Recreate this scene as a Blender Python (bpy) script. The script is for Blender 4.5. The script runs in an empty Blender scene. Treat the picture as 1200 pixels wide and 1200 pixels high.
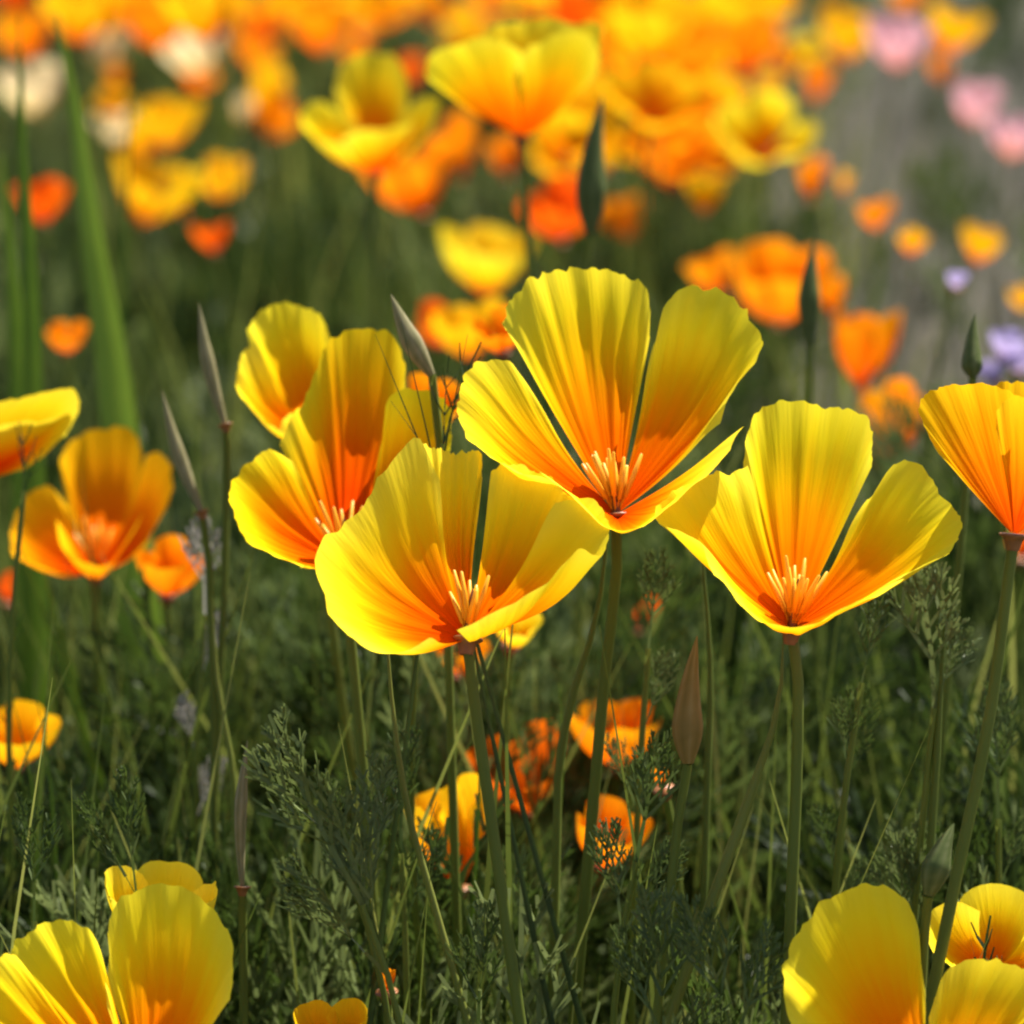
import bpy, math, random
import numpy as np
from mathutils import Vector, Matrix

sc = bpy.context.scene
R = math.radians

# ------------------------------------------------------------------ camera
CAM_H = 0.455
PITCH = R(12.04)
FPX = 3750.0                      # focal length in pixels of the 1200 px photograph
cam_d = bpy.data.cameras.new("camera")
cam = bpy.data.objects.new("camera", cam_d)
sc.collection.objects.link(cam)
sc.camera = cam
cam.location = (0, 0, CAM_H)
cam.rotation_euler = (math.pi / 2 - PITCH, 0, 0)
cam_d.sensor_width = 36.0
cam_d.lens = 36.0 * FPX / 1200.0
cam_d.clip_start = 0.02
cam_d.clip_end = 500
cam_d.dof.use_dof = True
cam_d.dof.focus_distance = 0.745
cam_d.dof.aperture_fstop = 12.0

# ------------------------------------------------------------------ world, sun, exposure
SUN_EL, SUN_AZ = R(58), R(40)     # azimuth from +Y (away from the camera) towards +X
world = bpy.data.worlds.new("World")
sc.world = world
world.use_nodes = True
wn = world.node_tree
bgn = wn.nodes["Background"]
sky = wn.nodes.new("ShaderNodeTexSky")
sky.sky_type = 'NISHITA'
sky.sun_disc = False
sky.sun_elevation = SUN_EL
sky.sun_rotation = SUN_AZ
sky.air_density = 0.8
sky.dust_density = 2.0
wn.links.new(sky.outputs[0], bgn.inputs[0])
bgn.inputs[1].default_value = 0.075
sun_d = bpy.data.lights.new("sun", 'SUN')
sun_d.energy = 5.0
sun_d.angle = R(0.53)
sun_d.color = (1.0, 0.95, 0.87)
sun = bpy.data.objects.new("sun", sun_d)
sc.collection.objects.link(sun)
sdir = Vector((math.cos(SUN_EL) * math.sin(SUN_AZ), math.cos(SUN_EL) * math.cos(SUN_AZ), math.sin(SUN_EL)))
sun.rotation_euler = sdir.to_track_quat('Z', 'Y').to_euler()
sun.location = (0.5, 0.5, 3)
vs = sc.view_settings
vs.view_transform = 'Standard'
vs.look = 'None'
vs.gamma = 1.0
vs.use_curve_mapping = False
vs.exposure = 1.35
sc.cycles.max_bounces = 5
sc.cycles.diffuse_bounces = 3
sc.cycles.glossy_bounces = 2
sc.cycles.transmission_bounces = 4
sc.cycles.filter_width = 2.2

# ------------------------------------------------------------------ helpers
FWD = np.array((0, math.cos(PITCH), -math.sin(PITCH)))
UPV = np.array((0, math.sin(PITCH), math.cos(PITCH)))
RGT = np.array((1.0, 0, 0))
CAMP = np.array((0, 0, CAM_H))


def at(px, py, d):
    """pixel of the 1200 px photograph + distance along the view axis -> point"""
    return CAMP + d * (FWD + (px - 600) / FPX * RGT + (600 - py) / FPX * UPV)


def slope(py):
    v = FWD + (600 - py) / FPX * UPV
    return -v[2]


def norm(v):
    return v / (np.linalg.norm(v) + 1e-12)


def mesh_np(name, verts, faces, mat=None, uv=None, tint=None, smooth=True):
    """faces: (n,3) or (n,4) array"""
    verts = np.asarray(verts, dtype=np.float32)
    faces = np.asarray(faces, dtype=np.int32)
    k = faces.shape[1]
    me = bpy.data.meshes.new(name)
    me.vertices.add(len(verts))
    me.vertices.foreach_set("co", verts.ravel())
    me.loops.add(faces.size)
    me.loops.foreach_set("vertex_index", faces.ravel())
    me.polygons.add(len(faces))
    me.polygons.foreach_set("loop_start", np.arange(0, faces.size, k, dtype=np.int32))
    me.polygons.foreach_set("use_smooth", np.full(len(faces), smooth))
    if uv is not None:
        l = me.uv_layers.new(name="UVMap")
        l.data.foreach_set("uv", np.asarray(uv, dtype=np.float32)[faces.ravel()].ravel())
    if tint is not None:
        a = me.attributes.new("tint", 'FLOAT', 'POINT')
        a.data.foreach_set("value", np.asarray(tint, dtype=np.float32))
    me.update(calc_edges=True)
    me.validate()
    if mat:
        me.materials.append(mat)
    return me


def link(name, me, parent=None, loc=None):
    o = bpy.data.objects.new(name, me)
    sc.collection.objects.link(o)
    if parent:
        o.parent = parent
    if loc is not None:
        o.location = Vector(loc)
    return o


def tag(o, label, cat=None, group=None, kind=None):
    o["label"] = label
    if cat:
        o["category"] = cat
    if group:
        o["group"] = group
    if kind:
        o["kind"] = kind
    return o


def empty(name, loc):
    o = bpy.data.objects.new(name, None)
    o.empty_display_size = 0.01
    sc.collection.objects.link(o)
    o.location = Vector(loc)
    return o


def catmull(pts, n):
    """resample a 3D polyline smoothly to n points, even in arc length"""
    p = np.asarray(pts, float)
    q = np.vstack([2 * p[0] - p[1], p, 2 * p[-1] - p[-2]])
    out = []
    for i in range(1, len(q) - 2):
        for t in np.linspace(0, 1, 12, endpoint=False):
            a, b, c, d = q[i - 1], q[i], q[i + 1], q[i + 2]
            out.append(.5 * ((2 * b) + (-a + c) * t + (2 * a - 5 * b + 4 * c - d) * t * t + (-a + 3 * b - 3 * c + d) * t ** 3))
    out.append(q[-2])
    out = np.array(out)
    s = np.r_[0, np.cumsum(np.linalg.norm(np.diff(out, axis=0), axis=1))]
    t = np.linspace(0, s[-1], n)
    return np.stack([np.interp(t, s, out[:, k]) for k in range(3)], 1)


def tube(path, radii, sides=7, cap=True):
    path = np.asarray(path, float)
    n = len(path)
    radii = np.broadcast_to(radii, (n,))
    tan = np.gradient(path, axis=0)
    ref = np.array((0.37, 0.93, 0.05))
    vs_, fs = [], []
    for i in range(n):
        t = norm(tan[i])
        a = norm(np.cross(t, ref))
        b = np.cross(t, a)
        for k in range(sides):
            w = 2 * math.pi * k / sides
            vs_.append(path[i] + radii[i] * (math.cos(w) * a + math.sin(w) * b))
    for i in range(n - 1):
        for k in range(sides):
            k2 = (k + 1) % sides
            fs.append((i * sides + k, i * sides + k2, (i + 1) * sides + k2, (i + 1) * sides + k))
    return np.array(vs_), np.array(fs)


def lathe_along(path, radii, sides=12):
    return tube(path, radii, sides)


# ------------------------------------------------------------------ materials
def newmat(name):
    m = bpy.data.materials.new(name)
    m.use_nodes = True
    nt = m.node_tree
    for n in list(nt.nodes):
        nt.nodes.remove(n)
    return m, nt, nt.nodes.new, nt.links.new


def petal_mat(name, ramp, trans=0.5):
    m, nt, N, L = newmat(name)
    out = N("ShaderNodeOutputMaterial")
    uv = N("ShaderNodeUVMap")
    sep = N("ShaderNodeSeparateXYZ")
    L(uv.outputs[0], sep.inputs[0])
    # stretched streaks running from claw to rim
    mp = N("ShaderNodeMapping")
    mp.inputs["Scale"].default_value = (26, 1.6, 1)
    L(uv.outputs[0], mp.inputs[0])
    oi = N("ShaderNodeObjectInfo")
    nz = N("ShaderNodeTexNoise")
    nz.noise_dimensions = '4D'
    nz.inputs["Scale"].default_value = 1.0
    nz.inputs["Detail"].default_value = 3
    L(mp.outputs[0], nz.inputs["Vector"])
    mulr = N("ShaderNodeMath"); mulr.operation = 'MULTIPLY'; mulr.inputs[1].default_value = 37.0
    L(oi.outputs["Random"], mulr.inputs[0])
    L(mulr.outputs[0], nz.inputs["W"])
    # position along the petal, pulled by streaks and by distance from the midline
    dv = N("ShaderNodeMath"); dv.operation = 'SUBTRACT'; dv.inputs[1].default_value = 0.5
    L(sep.outputs[0], dv.inputs[0])
    sq = N("ShaderNodeMath"); sq.operation = 'MULTIPLY'
    L(dv.outputs[0], sq.inputs[0]); L(dv.outputs[0], sq.inputs[1])
    a1 = N("ShaderNodeMath"); a1.operation = 'MULTIPLY_ADD'; a1.inputs[1].default_value = 0.75
    L(sq.outputs[0], a1.inputs[0]); L(sep.outputs[1], a1.inputs[2])
    a2 = N("ShaderNodeMath"); a2.operation = 'MULTIPLY_ADD'; a2.inputs[1].default_value = 0.16; 
    L(nz.outputs[0], a2.inputs[0]); L(a1.outputs[0], a2.inputs[2])
    a3 = N("ShaderNodeMath"); a3.operation = 'SUBTRACT'; a3.inputs[1].default_value = 0.09
    L(a2.outputs[0], a3.inputs[0])
    sh = N("ShaderNodeMath"); sh.operation = 'MULTIPLY_ADD'; sh.inputs[1].default_value = -0.01   # per-flower reach of the orange base; the deep bowl's inner shade is painted with it
    L(oi.outputs["Object Index"], sh.inputs[0]); L(a3.outputs[0], sh.inputs[2])
    cr = N("ShaderNodeValToRGB")
    els = cr.color_ramp.elements
    while len(els) < len(ramp):
        els.new(0.5)
    for e, (p, c) in zip(els, ramp):
        e.position = p
        e.color = (*c, 1)
    L(sh.outputs[0], cr.inputs[0])
    hs = N("ShaderNodeHueSaturation")
    hv = N("ShaderNodeMapRange")
    hv.inputs["To Min"].default_value = 0.494; hv.inputs["To Max"].default_value = 0.506
    L(oi.outputs["Random"], hv.inputs[0]); L(hv.outputs[0], hs.inputs["Hue"])
    L(cr.outputs[0], hs.inputs["Color"])
    bump = N("ShaderNodeBump")
    bump.inputs["Strength"].default_value = 0.6
    bump.inputs["Distance"].default_value = 0.0008
    L(nz.outputs[0], bump.inputs["Height"])
    pr = N("ShaderNodeBsdfPrincipled")
    pr.inputs["Roughness"].default_value = 0.5
    pr.inputs["Specular IOR Level"].default_value = 0.0
    L(hs.outputs[0], pr.inputs["Base Color"]); L(bump.outputs[0], pr.inputs["Normal"])
    tr = N("ShaderNodeBsdfTranslucent")
    L(hs.outputs[0], tr.inputs[0]); L(bump.outputs[0], tr.inputs["Normal"])
    mx = N("ShaderNodeMixShader"); mx.inputs[0].default_value = trans
    L(pr.outputs[0], mx.inputs[1]); L(tr.outputs[0], mx.inputs[2])
    L(mx.outputs[0], out.inputs[0])
    return m


PET = {
    'Y': petal_mat("petal_yellow", [(0, (.80, .085, .001)), (.22, (.88, .16, .001)), (.40, (.92, .30, .002)), (.56, (.92, .50, .004)), (.74, (.92, .68, .012)), (1, (.93, .77, .04))], .32),
    'G': petal_mat("petal_golden", [(0, (.78, .09, .002)), (.35, (.90, .22, .002)), (.65, (.93, .42, .004)), (1, (.94, .58, .01))], .35),
    'O': petal_mat("petal_orange", [(0, (.70, .06, .002)), (.35, (.85, .14, .002)), (.7, (.92, .24, .003)), (1, (.93, .36, .006))], .35),
    'R': petal_mat("petal_red_orange", [(0, (.55, .04, .002)), (.5, (.75, .09, .003)), (1, (.88, .16, .005))], .4),
    'C': petal_mat("petal_cream", [(0, (.75, .40, .08)), (.3, (.78, .54, .22)), (.7, (.80, .62, .32)), (1, (.80, .65, .38))], .4),
    'P': petal_mat("petal_pink", [(0, (.62, .22, .10)), (.35, (.64, .25, .20)), (.7, (.66, .32, .34)), (1, (.68, .40, .44))], .4),
    'V': petal_mat("petal_lilac", [(0, (.35, .25, .45)), (.5, (.45, .36, .60)), (1, (.55, .46, .70))], .4),
}


def leaf_mat(name, c0, c1, c2, trans=.3, rough=.42, spec=.45):
    m, nt, N, L = newmat(name)
    out = N("ShaderNodeOutputMaterial")
    at_ = N("ShaderNodeAttribute"); at_.attribute_name = "tint"
    geo = N("ShaderNodeNewGeometry")
    nz = N("ShaderNodeTexNoise"); nz.inputs["Scale"].default_value = 45; nz.inputs["Detail"].default_value = 3
    L(geo.outputs["Position"], nz.inputs["Vector"])
    ad = N("ShaderNodeMath"); ad.operation = 'MULTIPLY_ADD'; ad.inputs[1].default_value = 0.5
    L(nz.outputs[0], ad.inputs[0]); L(at_.outputs["Fac"], ad.inputs[2])
    sb = N("ShaderNodeMath"); sb.operation = 'SUBTRACT'; sb.inputs[1].default_value = 0.25
    L(ad.outputs[0], sb.inputs[0])
    cr = N("ShaderNodeValToRGB")
    e = cr.color_ramp.elements
    e[0].color = (*c0, 1); e[1].color = (*c2, 1); e[1].position = 1.0
    k = e.new(.5); k.color = (*c1, 1)
    L(sb.outputs[0], cr.inputs[0])
    pr = N("ShaderNodeBsdfPrincipled")
    pr.inputs["Roughness"].default_value = rough
    pr.inputs["Specular IOR Level"].default_value = spec
    L(cr.outputs[0], pr.inputs["Base Color"])
    tr = N("ShaderNodeBsdfTranslucent")
    L(cr.outputs[0], tr.inputs[0])
    mx = N("ShaderNodeMixShader"); mx.inputs[0].default_value = trans
    L(pr.outputs[0], mx.inputs[1]); L(tr.outputs[0], mx.inputs[2])
    L(mx.outputs[0], out.inputs[0])
    return m


M_FEATHER = leaf_mat("feathery_leaf", (.017, .034, .005), (.064, .10, .017), (.175, .215, .07), .32, .5, .3)
M_STEM = leaf_mat("poppy_stem", (.09, .13, .02), (.17, .21, .035), (.29, .30, .07), .32, .5, .2)
M_GRASS = leaf_mat("grass_green", (.06, .12, .012), (.13, .22, .015), (.22, .33, .03), .45, .5, .25)
M_DRY = leaf_mat("dry_grass", (.14, .13, .09), (.26, .24, .19), (.40, .37, .32), .3, .6, .2)
M_BUD = leaf_mat("bud_green", (.06, .085, .025), (.12, .15, .045), (.20, .22, .09), .25, .7, .1)
M_BUDBROWN = leaf_mat("bud_brown", (.20, .14, .03), (.29, .19, .05), (.38, .27, .10), .3, .6, .2)
M_POD = leaf_mat("seed_pod", (.17, .165, .07), (.29, .26, .13), (.44, .39, .24), .35, .7, .1)
M_RIM = leaf_mat("receptacle_rim", (.22, .10, .03), (.32, .13, .04), (.42, .20, .08), .2)
M_STAMEN = leaf_mat("stamen_yellow", (.75, .33, .01), (.85, .45, .02), (.90, .58, .05), .3)
M_PISTIL = leaf_mat("pistil_dark", (.10, .02, .01), (.16, .05, .01), (.25, .16, .03), .1)

m, nt, N, L = newmat("soil")
out = N("ShaderNodeOutputMaterial")
geo = N("ShaderNodeNewGeometry")
nz = N("ShaderNodeTexNoise"); nz.inputs["Scale"].default_value = 9; nz.inputs["Detail"].default_value = 8
nz2 = N("ShaderNodeTexNoise"); nz2.inputs["Scale"].default_value = 120; nz2.inputs["Detail"].default_value = 4
L(geo.outputs["Position"], nz.inputs["Vector"]); L(geo.outputs["Position"], nz2.inputs["Vector"])
cr = N("ShaderNodeValToRGB")
cr.color_ramp.elements[0].position = .35; cr.color_ramp.elements[0].color = (.03, .026, .015, 1)
cr.color_ramp.elements[1].position = .68; cr.color_ramp.elements[1].color = (.12, .105, .06, 1)
L(nz.outputs[0], cr.inputs[0])
pr = N("ShaderNodeBsdfPrincipled"); pr.inputs["Roughness"].default_value = .95
bp = N("ShaderNodeBump"); bp.inputs["Distance"].default_value = .006
L(nz2.outputs[0], bp.inputs["Height"]); L(bp.outputs[0], pr.inputs["Normal"])
L(cr.outputs[0], pr.inputs["Base Color"]); L(pr.outputs[0], out.inputs[0])
M_SOIL = m

# ------------------------------------------------------------------ ground
gx = np.concatenate([np.linspace(-200, -4, 10), np.linspace(-3, 3, 50), np.linspace(4, 200, 10)])
gy = np.concatenate([np.linspace(-60, -2, 5), np.linspace(-1, 7, 60), np.linspace(8, 300, 14)])
rs = np.random.RandomState(5)
X, Y = np.meshgrid(gx, gy)
Z = -0.012 + 0.010 * np.sin(X * 5.1 + 1) * np.cos(Y * 4.3) + rs.uniform(-.008, .008, X.shape)
Z = np.where((abs(X) > 3) | (Y > 7), -0.02, Z)
nv_, nu_ = X.shape
idx = np.arange(X.size).reshape(nv_, nu_)
fs = np.stack([idx[:-1, :-1], idx[:-1, 1:], idx[1:, 1:], idx[1:, :-1]], -1).reshape(-1, 4)
g = link("ground", mesh_np("ground", np.stack([X, Y, Z], -1).reshape(-1, 3), fs, M_SOIL))
tag(g, "dark earth of the flower meadow under the plants", kind="structure")


# ------------------------------------------------------------------ petals and flowers
def petal_mesh(B, edge, axis_pt, mat, bow=.10, ruffle=.02, seed=0, nu=26, nv=56, origin=None, curl=0.0):
    r = random.Random(seed)
    E = catmull(edge, nv + 1)
    v = np.linspace(-1, 1, nv + 1)
    T = E[nv // 2]
    n = norm(np.cross(E[-1] - E[0], T - B))
    if np.dot(n, axis_pt - (T + E[0] + E[-1]) / 3) < 0:
        n = -n
    Lp = np.linalg.norm(T - B)
    ph = [r.uniform(0, 6.28) for _ in range(6)]
    cren = .005 * np.sin(9 * v + 2 * np.sin(4 * v + ph[3]) + ph[0]) + .005 * np.sin(21 * v + 3 * np.sin(3 * v + ph[4]) + ph[1]) + .005 * np.sin(43 * v + ph[2]) + np.random.RandomState(seed % 9973).uniform(-.007, .007, len(v))
    E = E + (E - B) * cren[:, None]
    wave = np.sin(5.5 * v + ph[3]) + .6 * np.sin(10 * v + ph[4]) + .3 * np.sin(23 * v + ph[5])
    vs_, uv = [], []
    for i in range(nu + 1):
        u = i / nu
        f = .03 + .97 * u ** .92
        P = B + (E - B) * f
        # sides swell slightly, the middle bows away from the flower's axis
        P = P - n * (bow * Lp * math.sin(math.pi * min(1, u * .97)) * (1 - .45 * v ** 2))[:, None]
        P = P + n * (ruffle * Lp * (u ** 3) * wave)[:, None]
        fold = (.004 + .004 * np.sin(2.3 * v + ph[5])) * np.sin(13 * v + 2 * np.sin(3 * v + ph[3]) + ph[2]) + .0025 * np.sin(29 * v + 1.5 * np.sin(5 * v + ph[0]) + ph[1])
        P = P + n * (Lp * fold * math.sin(math.pi * u))[:, None]
        if curl:
            P = P - n * (curl * Lp * max(0, u - .75) ** 2 * 16 * np.ones_like(v))[:, None]
        vs_.append(P)
        uv.append(np.stack([(v + 1) / 2, np.full_like(v, u)], 1))
    vs_ = np.concatenate(vs_); uv = np.concatenate(uv)
    k = nv + 1
    ii = np.arange((nu + 1) * k).reshape(nu + 1, k)
    fs_ = np.stack([ii[:-1, :-1], ii[:-1, 1:], ii[1:, 1:], ii[1:, :-1]], -1).reshape(-1, 4)
    if origin is not None:
        vs_ = vs_ - origin
    return mesh_np("petal", vs_, fs_, mat, uv)


# one stamen, used by every flower (points along +Z, 13 mm)
def stamen_mesh():
    z = np.array([0, .003, .0032, .008, .0128, .013])
    x = .0012 * (z / .013) ** 2
    path = np.stack([x, 0 * z, z], 1)
    v_, f_ = tube(path, np.array([.0003, .0003, .0006, .0007, .0004, .00005]), 5)
    return mesh_np("stamen", v_, f_, M_STAMEN, tint=np.linspace(.2, .8, len(v_)))


ME_STAMEN = stamen_mesh()


def receptacle_mesh(scale=1.0):
    z = np.array([-.0035, -.0028, -.0014, -.0006, 0, .0005, .0003, .0003]) * scale
    r_ = np.array([.0015, .0017, .0021, .0025, .0036, .0035, .0025, .0001]) * scale
    v_, f_ = tube(np.stack([0 * z, 0 * z, z], 1), r_, 12)
    return mesh_np("receptacle", v_, f_, M_RIM, tint=rs.uniform(.2, .7, len(v_)))


ME_REC = receptacle_mesh()


def stem_path(B, ground, lean=None, n=14, seed=0, axis=None, via=None):
    """from the ground up to the flower base, arriving along the flower's axis"""
    B = np.asarray(B, float); G = np.asarray(ground, float)
    if via is not None:
        return catmull([G] + list(via) + [B], n)
    ax = norm(np.array((0, 0, 1.)) if axis is None else axis)
    h = B[2] - G[2]
    c = B - ax * h * .35
    c2 = G + np.array((0, 0, 1)) * h * .4
    t = np.linspace(0, 1, n)[:, None]
    return (1 - t) ** 3 * G + 3 * (1 - t) ** 2 * t * c2 + 3 * (1 - t) * t * t * c + t ** 3 * B


def rot_to(axis):
    return Vector(axis).to_track_quat('Z', 'Y')


def finish_flower(root, base, B, axis, n_st, stem, rad, seed, hero):
    r = random.Random(seed)
    v_, f_ = tube(stem - base, np.linspace(rad * 1.15, rad * .85, len(stem)), 8 if hero else 5)
    link("stem", mesh_np("stem", v_, f_, M_STEM, tint=np.full(len(v_), r.uniform(.2, .7))), root)
    rc = link("receptacle", ME_REC, root, B - base)
    rc.rotation_mode = 'QUATERNION'
    rc.rotation_quaternion = rot_to(axis)
    if not hero:
        rc.scale = (.8,) * 3
    q = rot_to(axis)
    for i in range(n_st):
        a = i * 2.399 + r.uniform(-.2, .2)
        tilt = r.uniform(.08, .55)
        d = q @ Vector((math.sin(tilt) * math.cos(a), math.sin(tilt) * math.sin(a), math.cos(tilt)))
        o = link("stamen", ME_STAMEN, root, Vector(B - base) + d * .0015)
        o.rotation_mode = 'QUATERNION'
        o.rotation_quaternion = d.to_track_quat('Z', 'Y')
        o.scale = (1, 1, r.uniform(.8, 1.25))
    if n_st:
        z = np.array([0, .004, .009, .012])
        p_ = np.stack([z * 0, z * 0, z], 1)
        v_, f_ = tube(p_, np.array([.0012, .0011, .0008, .0002]), 6)
        po = link("pistil", mesh_np("pistil", v_, f_, M_PISTIL, tint=np.full(len(v_), .4)), root, B - base)
        po.rotation_mode = 'QUATERNION'; po.rotation_quaternion = q


def hero(name, label, D, Bpx, petals, col, stem_px=None, n_st=14, rad=.0016, seed=1, bow=.10, ruffle=.02, group=None, stem_d=0.0, blotch_shade=10):
    """petals: list of edge polylines [(px, py, cm behind the flower's base), ...] read off the photo"""
    B = at(*Bpx, D)
    edges = [[at(x, y, D + dz / 100) for x, y, dz in e] for e in petals]
    cen = np.mean([np.mean(e, axis=0) for e in edges], axis=0)
    axis = norm(cen - B)
    axis_pt = B + axis * np.linalg.norm(cen - B)
    if stem_px:
        pts = [at(x, y, D + stem_d * (i + 1)) for i, (x, y) in enumerate(stem_px)]
        low = pts[-1]
        dirn = norm(low - (pts[-2] if len(pts) > 1 else B))
        gx_ = low + dirn * (low[2] + .012) / max(.3, -dirn[2])
        G = np.array((gx_[0], gx_[1], -.012))
        stem = stem_path(B, G, via=pts[::-1], n=24)
    else:
        r = random.Random(seed)
        G = np.array((B[0] + r.uniform(-.03, .03), B[1] + r.uniform(0, .05), -.012))
        stem = stem_path(B, G, axis=norm(axis + np.array((0, 0, .8))))
    root = empty(name, G)
    tag(root, label, "poppy", group)
    for i, e in enumerate(edges):
        link("petal", petal_mesh(B, e, axis_pt, PET[col], bow, ruffle, seed * 10 + i, origin=G, curl=.03), root).pass_index = blotch_shade
    finish_flower(root, G, B, axis, n_st, stem, rad, seed, True)
    return root


HG = "yellow poppies in flower"
# top centre flower
hero("california_poppy", "big open yellow poppy with tall upright rear petal, behind the other two open blooms", .765, (722, 604), [
    [(592, 372, 1.6), (604, 340, 2.0), (650, 314, 2.4), (700, 309, 2.6), (738, 314, 2.6), (760, 345, 2.4), (764, 390, 2.0)],
    [(760, 396, 1.4), (778, 352, 1.6), (812, 333, 1.7), (852, 339, 1.5), (884, 380, 1.0), (884, 412, .6), (838, 488, -.4)],
    [(628, 458, .9), (598, 424, .8), (568, 418, .5), (545, 445, 0), (545, 490, -.5), (564, 526, -.9), (640, 552, -1.5)],
    [(630, 550, -1.6), (675, 578, -2.5), (705, 610, -3.0), (738, 620, -3.1), (775, 596, -2.8), (830, 545, -2.0), (872, 498, -1.0)],
], 'Y', [(722, 680), (708, 800), (690, 1000)], 16, seed=3, stem_d=.006, bow=.08)
# lower left of the three
hero("california_poppy", "yellow poppy bowl with broad drooping side petal and shaded orange inside", .735, (548, 750), [
    [(516, 560, 1.0), (492, 508, 1.0), (455, 545, .6), (428, 592, .2), (395, 617, -.3), (374, 642, -.8), (376, 682, -1.3), (402, 726, -1.8), (440, 756, -2.1), (475, 760, -2.2), (508, 742, -2.2)],
    [(488, 520, 2.0), (512, 520, 2.3), (540, 524, 2.4), (566, 530, 2.4), (568, 560, 2.1)],
    [(574, 548, 2.2), (600, 536, 2.3), (640, 556, 2.0), (668, 585, 1.5), (660, 640, .8)],
    [(645, 582, 1.0), (690, 580, .6), (708, 612, 0), (704, 650, -.5), (668, 640, -1.0), (630, 680, -1.8), (590, 704, -2.3), (535, 738, -2.6)],
], 'Y', [(553, 800), (570, 920), (600, 1130)], 12, seed=7, blotch_shade=7, stem_d=.002, bow=.13)
# right flower
hero("california_poppy", "open yellow poppy with four spread petals and red-brown centre on two straight green stalks", .745, (928, 738), [
    [(872, 545, 1.8), (879, 490, 2.2), (904, 466, 2.5), (950, 472, 2.7), (990, 473, 2.7), (1022, 490, 2.4), (1022, 545, 1.8)],
    [(884, 540, 1.2), (866, 548, 1.0), (832, 553, .6), (792, 574, 0), (773, 592, -.4), (788, 612, -.9), (824, 634, -1.3), (838, 672, -1.6)],
    [(1004, 590, 1.2), (1045, 541, 1.0), (1075, 543, .8), (1102, 578, .2), (1122, 606, -.3), (1115, 634, -.8), (1090, 656, -1.2), (1050, 672, -1.6)],
    [(836, 668, -1.7), (866, 702, -2.2), (903, 724, -2.7), (945, 728, -2.8), (990, 710, -2.5), (1060, 672, -1.7)],
], 'Y', [(935, 780), (934, 900), (926, 1090)], 16, seed=11, stem_d=.001, bow=.07)
# left rear bowl
hero("california_poppy", "deep yellow poppy bowl with shaded dark orange inside, half hidden behind the drooping-petal bloom", .80, (402, 662), [
    [(345, 535, .8), (318, 522, .6), (292, 540, .3), (272, 566, 0), (271, 592, -.5), (292, 624, -1), (322, 646, -1.5), (365, 664, -1.9)],
    [(328, 522, 1.8), (356, 450, 2.2), (385, 395, 2.6), (420, 382, 2.8), (455, 388, 2.7), (472, 420, 2.3), (466, 480, 1.8)],
    [(440, 530, 1.6), (452, 470, 1.6), (478, 452, 1.4), (508, 458, 1.0), (523, 490, .4), (520, 535, -.3), (492, 590, -1.0)],
    [(345, 658, -1.9), (380, 664, -2.5), (430, 640, -2.6), (495, 590, -1.4)],
], 'Y', [(410, 740), (425, 900), (440, 1100)], 10, seed=17, blotch_shade=26, stem_d=.002, bow=.10, ruffle=.025)  # orange reaches further here, painting the bowl's inner shade into the petals
hero("california_poppy", "round yellow poppy head with ruffled petals, beside the tall thin seed pod", .87, (368, 520), [
    [(296, 420, 1.4), (290, 385, 1.5), (305, 358, 1.7), (332, 350, 1.8), (366, 360, 1.7), (386, 392, 1.4), (386, 430, 1.0)],
    [(300, 398, .2), (284, 415, 0), (281, 440, -.4), (292, 470, -.8), (320, 498, -1.1), (345, 505, -1.3)],
    [(384, 420, 1.0), (410, 395, .8), (445, 395, .6), (455, 440, .2)],
    [(325, 500, -1.4), (345, 480, -1.8), (385, 478, -1.8), (420, 490, -1.2)],
], 'Y', None, 0, seed=23, bow=.16, ruffle=.03)
# orange bowl at the left
hero("california_poppy", "golden orange poppy cup with bright rim, in front of the broad grass blade", .97, (112, 672), [
    [(76, 585, 1.4), (70, 535, 1.6), (84, 508, 1.9), (115, 500, 2.0), (150, 500, 2.0), (164, 525, 1.7), (166, 580, 1.2)],
    [(160, 560, 1.0), (172, 532, .9), (190, 532, .6), (197, 565, .2), (186, 605, -.4), (160, 640, -1.0)],
    [(82, 590, .6), (58, 569, .5), (32, 580, .2), (15, 618, -.2), (18, 648, -.6), (50, 663, -1.1), (84, 666, -1.4)],
    [(66, 604, -.9), (72, 636, -1.6), (98, 658, -2.1), (128, 656, -2.1), (152, 628, -1.6), (168, 600, -1.0)],
], 'G', None, 8, seed=29, blotch_shade=20, bow=.14)
# left edge, side view
hero("california_poppy", "yellow poppy leaning sideways above dark spiky leaf tips, petals fanned flat", .90, (-25, 560), [
    [(-80, 505, -.4), (-40, 478, -.8), (10, 468, -1.1), (50, 458, -1.2), (80, 453, -1.0), (93, 470, -.6), (78, 510, .1)],
    [(-10, 476, .8), (40, 462, 1.2), (78, 456, 1.3), (88, 485, 1.2), (60, 525, .8)],
    [(-110, 540, .6), (-90, 490, 1.0), (-40, 474, 1.3), (10, 480, 1.2)],
    [(-20, 500, -1.4), (40, 490, -1.5), (86, 480, -1.0), (60, 525, -.5), (25, 545, -.2)],
], 'Y', None, 0, seed=31, bow=.08)
# right edge
hero("california_poppy", "golden yellow poppy seen from the side, petals fanned upward on a long arching stalk", .755, (1188, 628), [
    [(1100, 528, -.6), (1080, 490, -.8), (1078, 468, -.8), (1100, 453, -.7), (1150, 448, -.8), (1188, 462, -1.0), (1196, 490, -1.2)],
    [(1166, 500, -1.8), (1172, 470, -2.0), (1215, 460, -2.0), (1262, 470, -1.6), (1295, 510, -1.0)],
    [(1130, 470, 1.4), (1160, 450, 1.8), (1210, 445, 2.0), (1255, 460, 1.7)],
    [(1220, 470, 1.0), (1265, 480, .8), (1300, 520, .2), (1290, 560, -.2)],
], 'G', [(1180, 690), (1158, 850), (1118, 1040), (1085, 1200)], 0, seed=37, bow=.07, stem_d=.0015)
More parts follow.
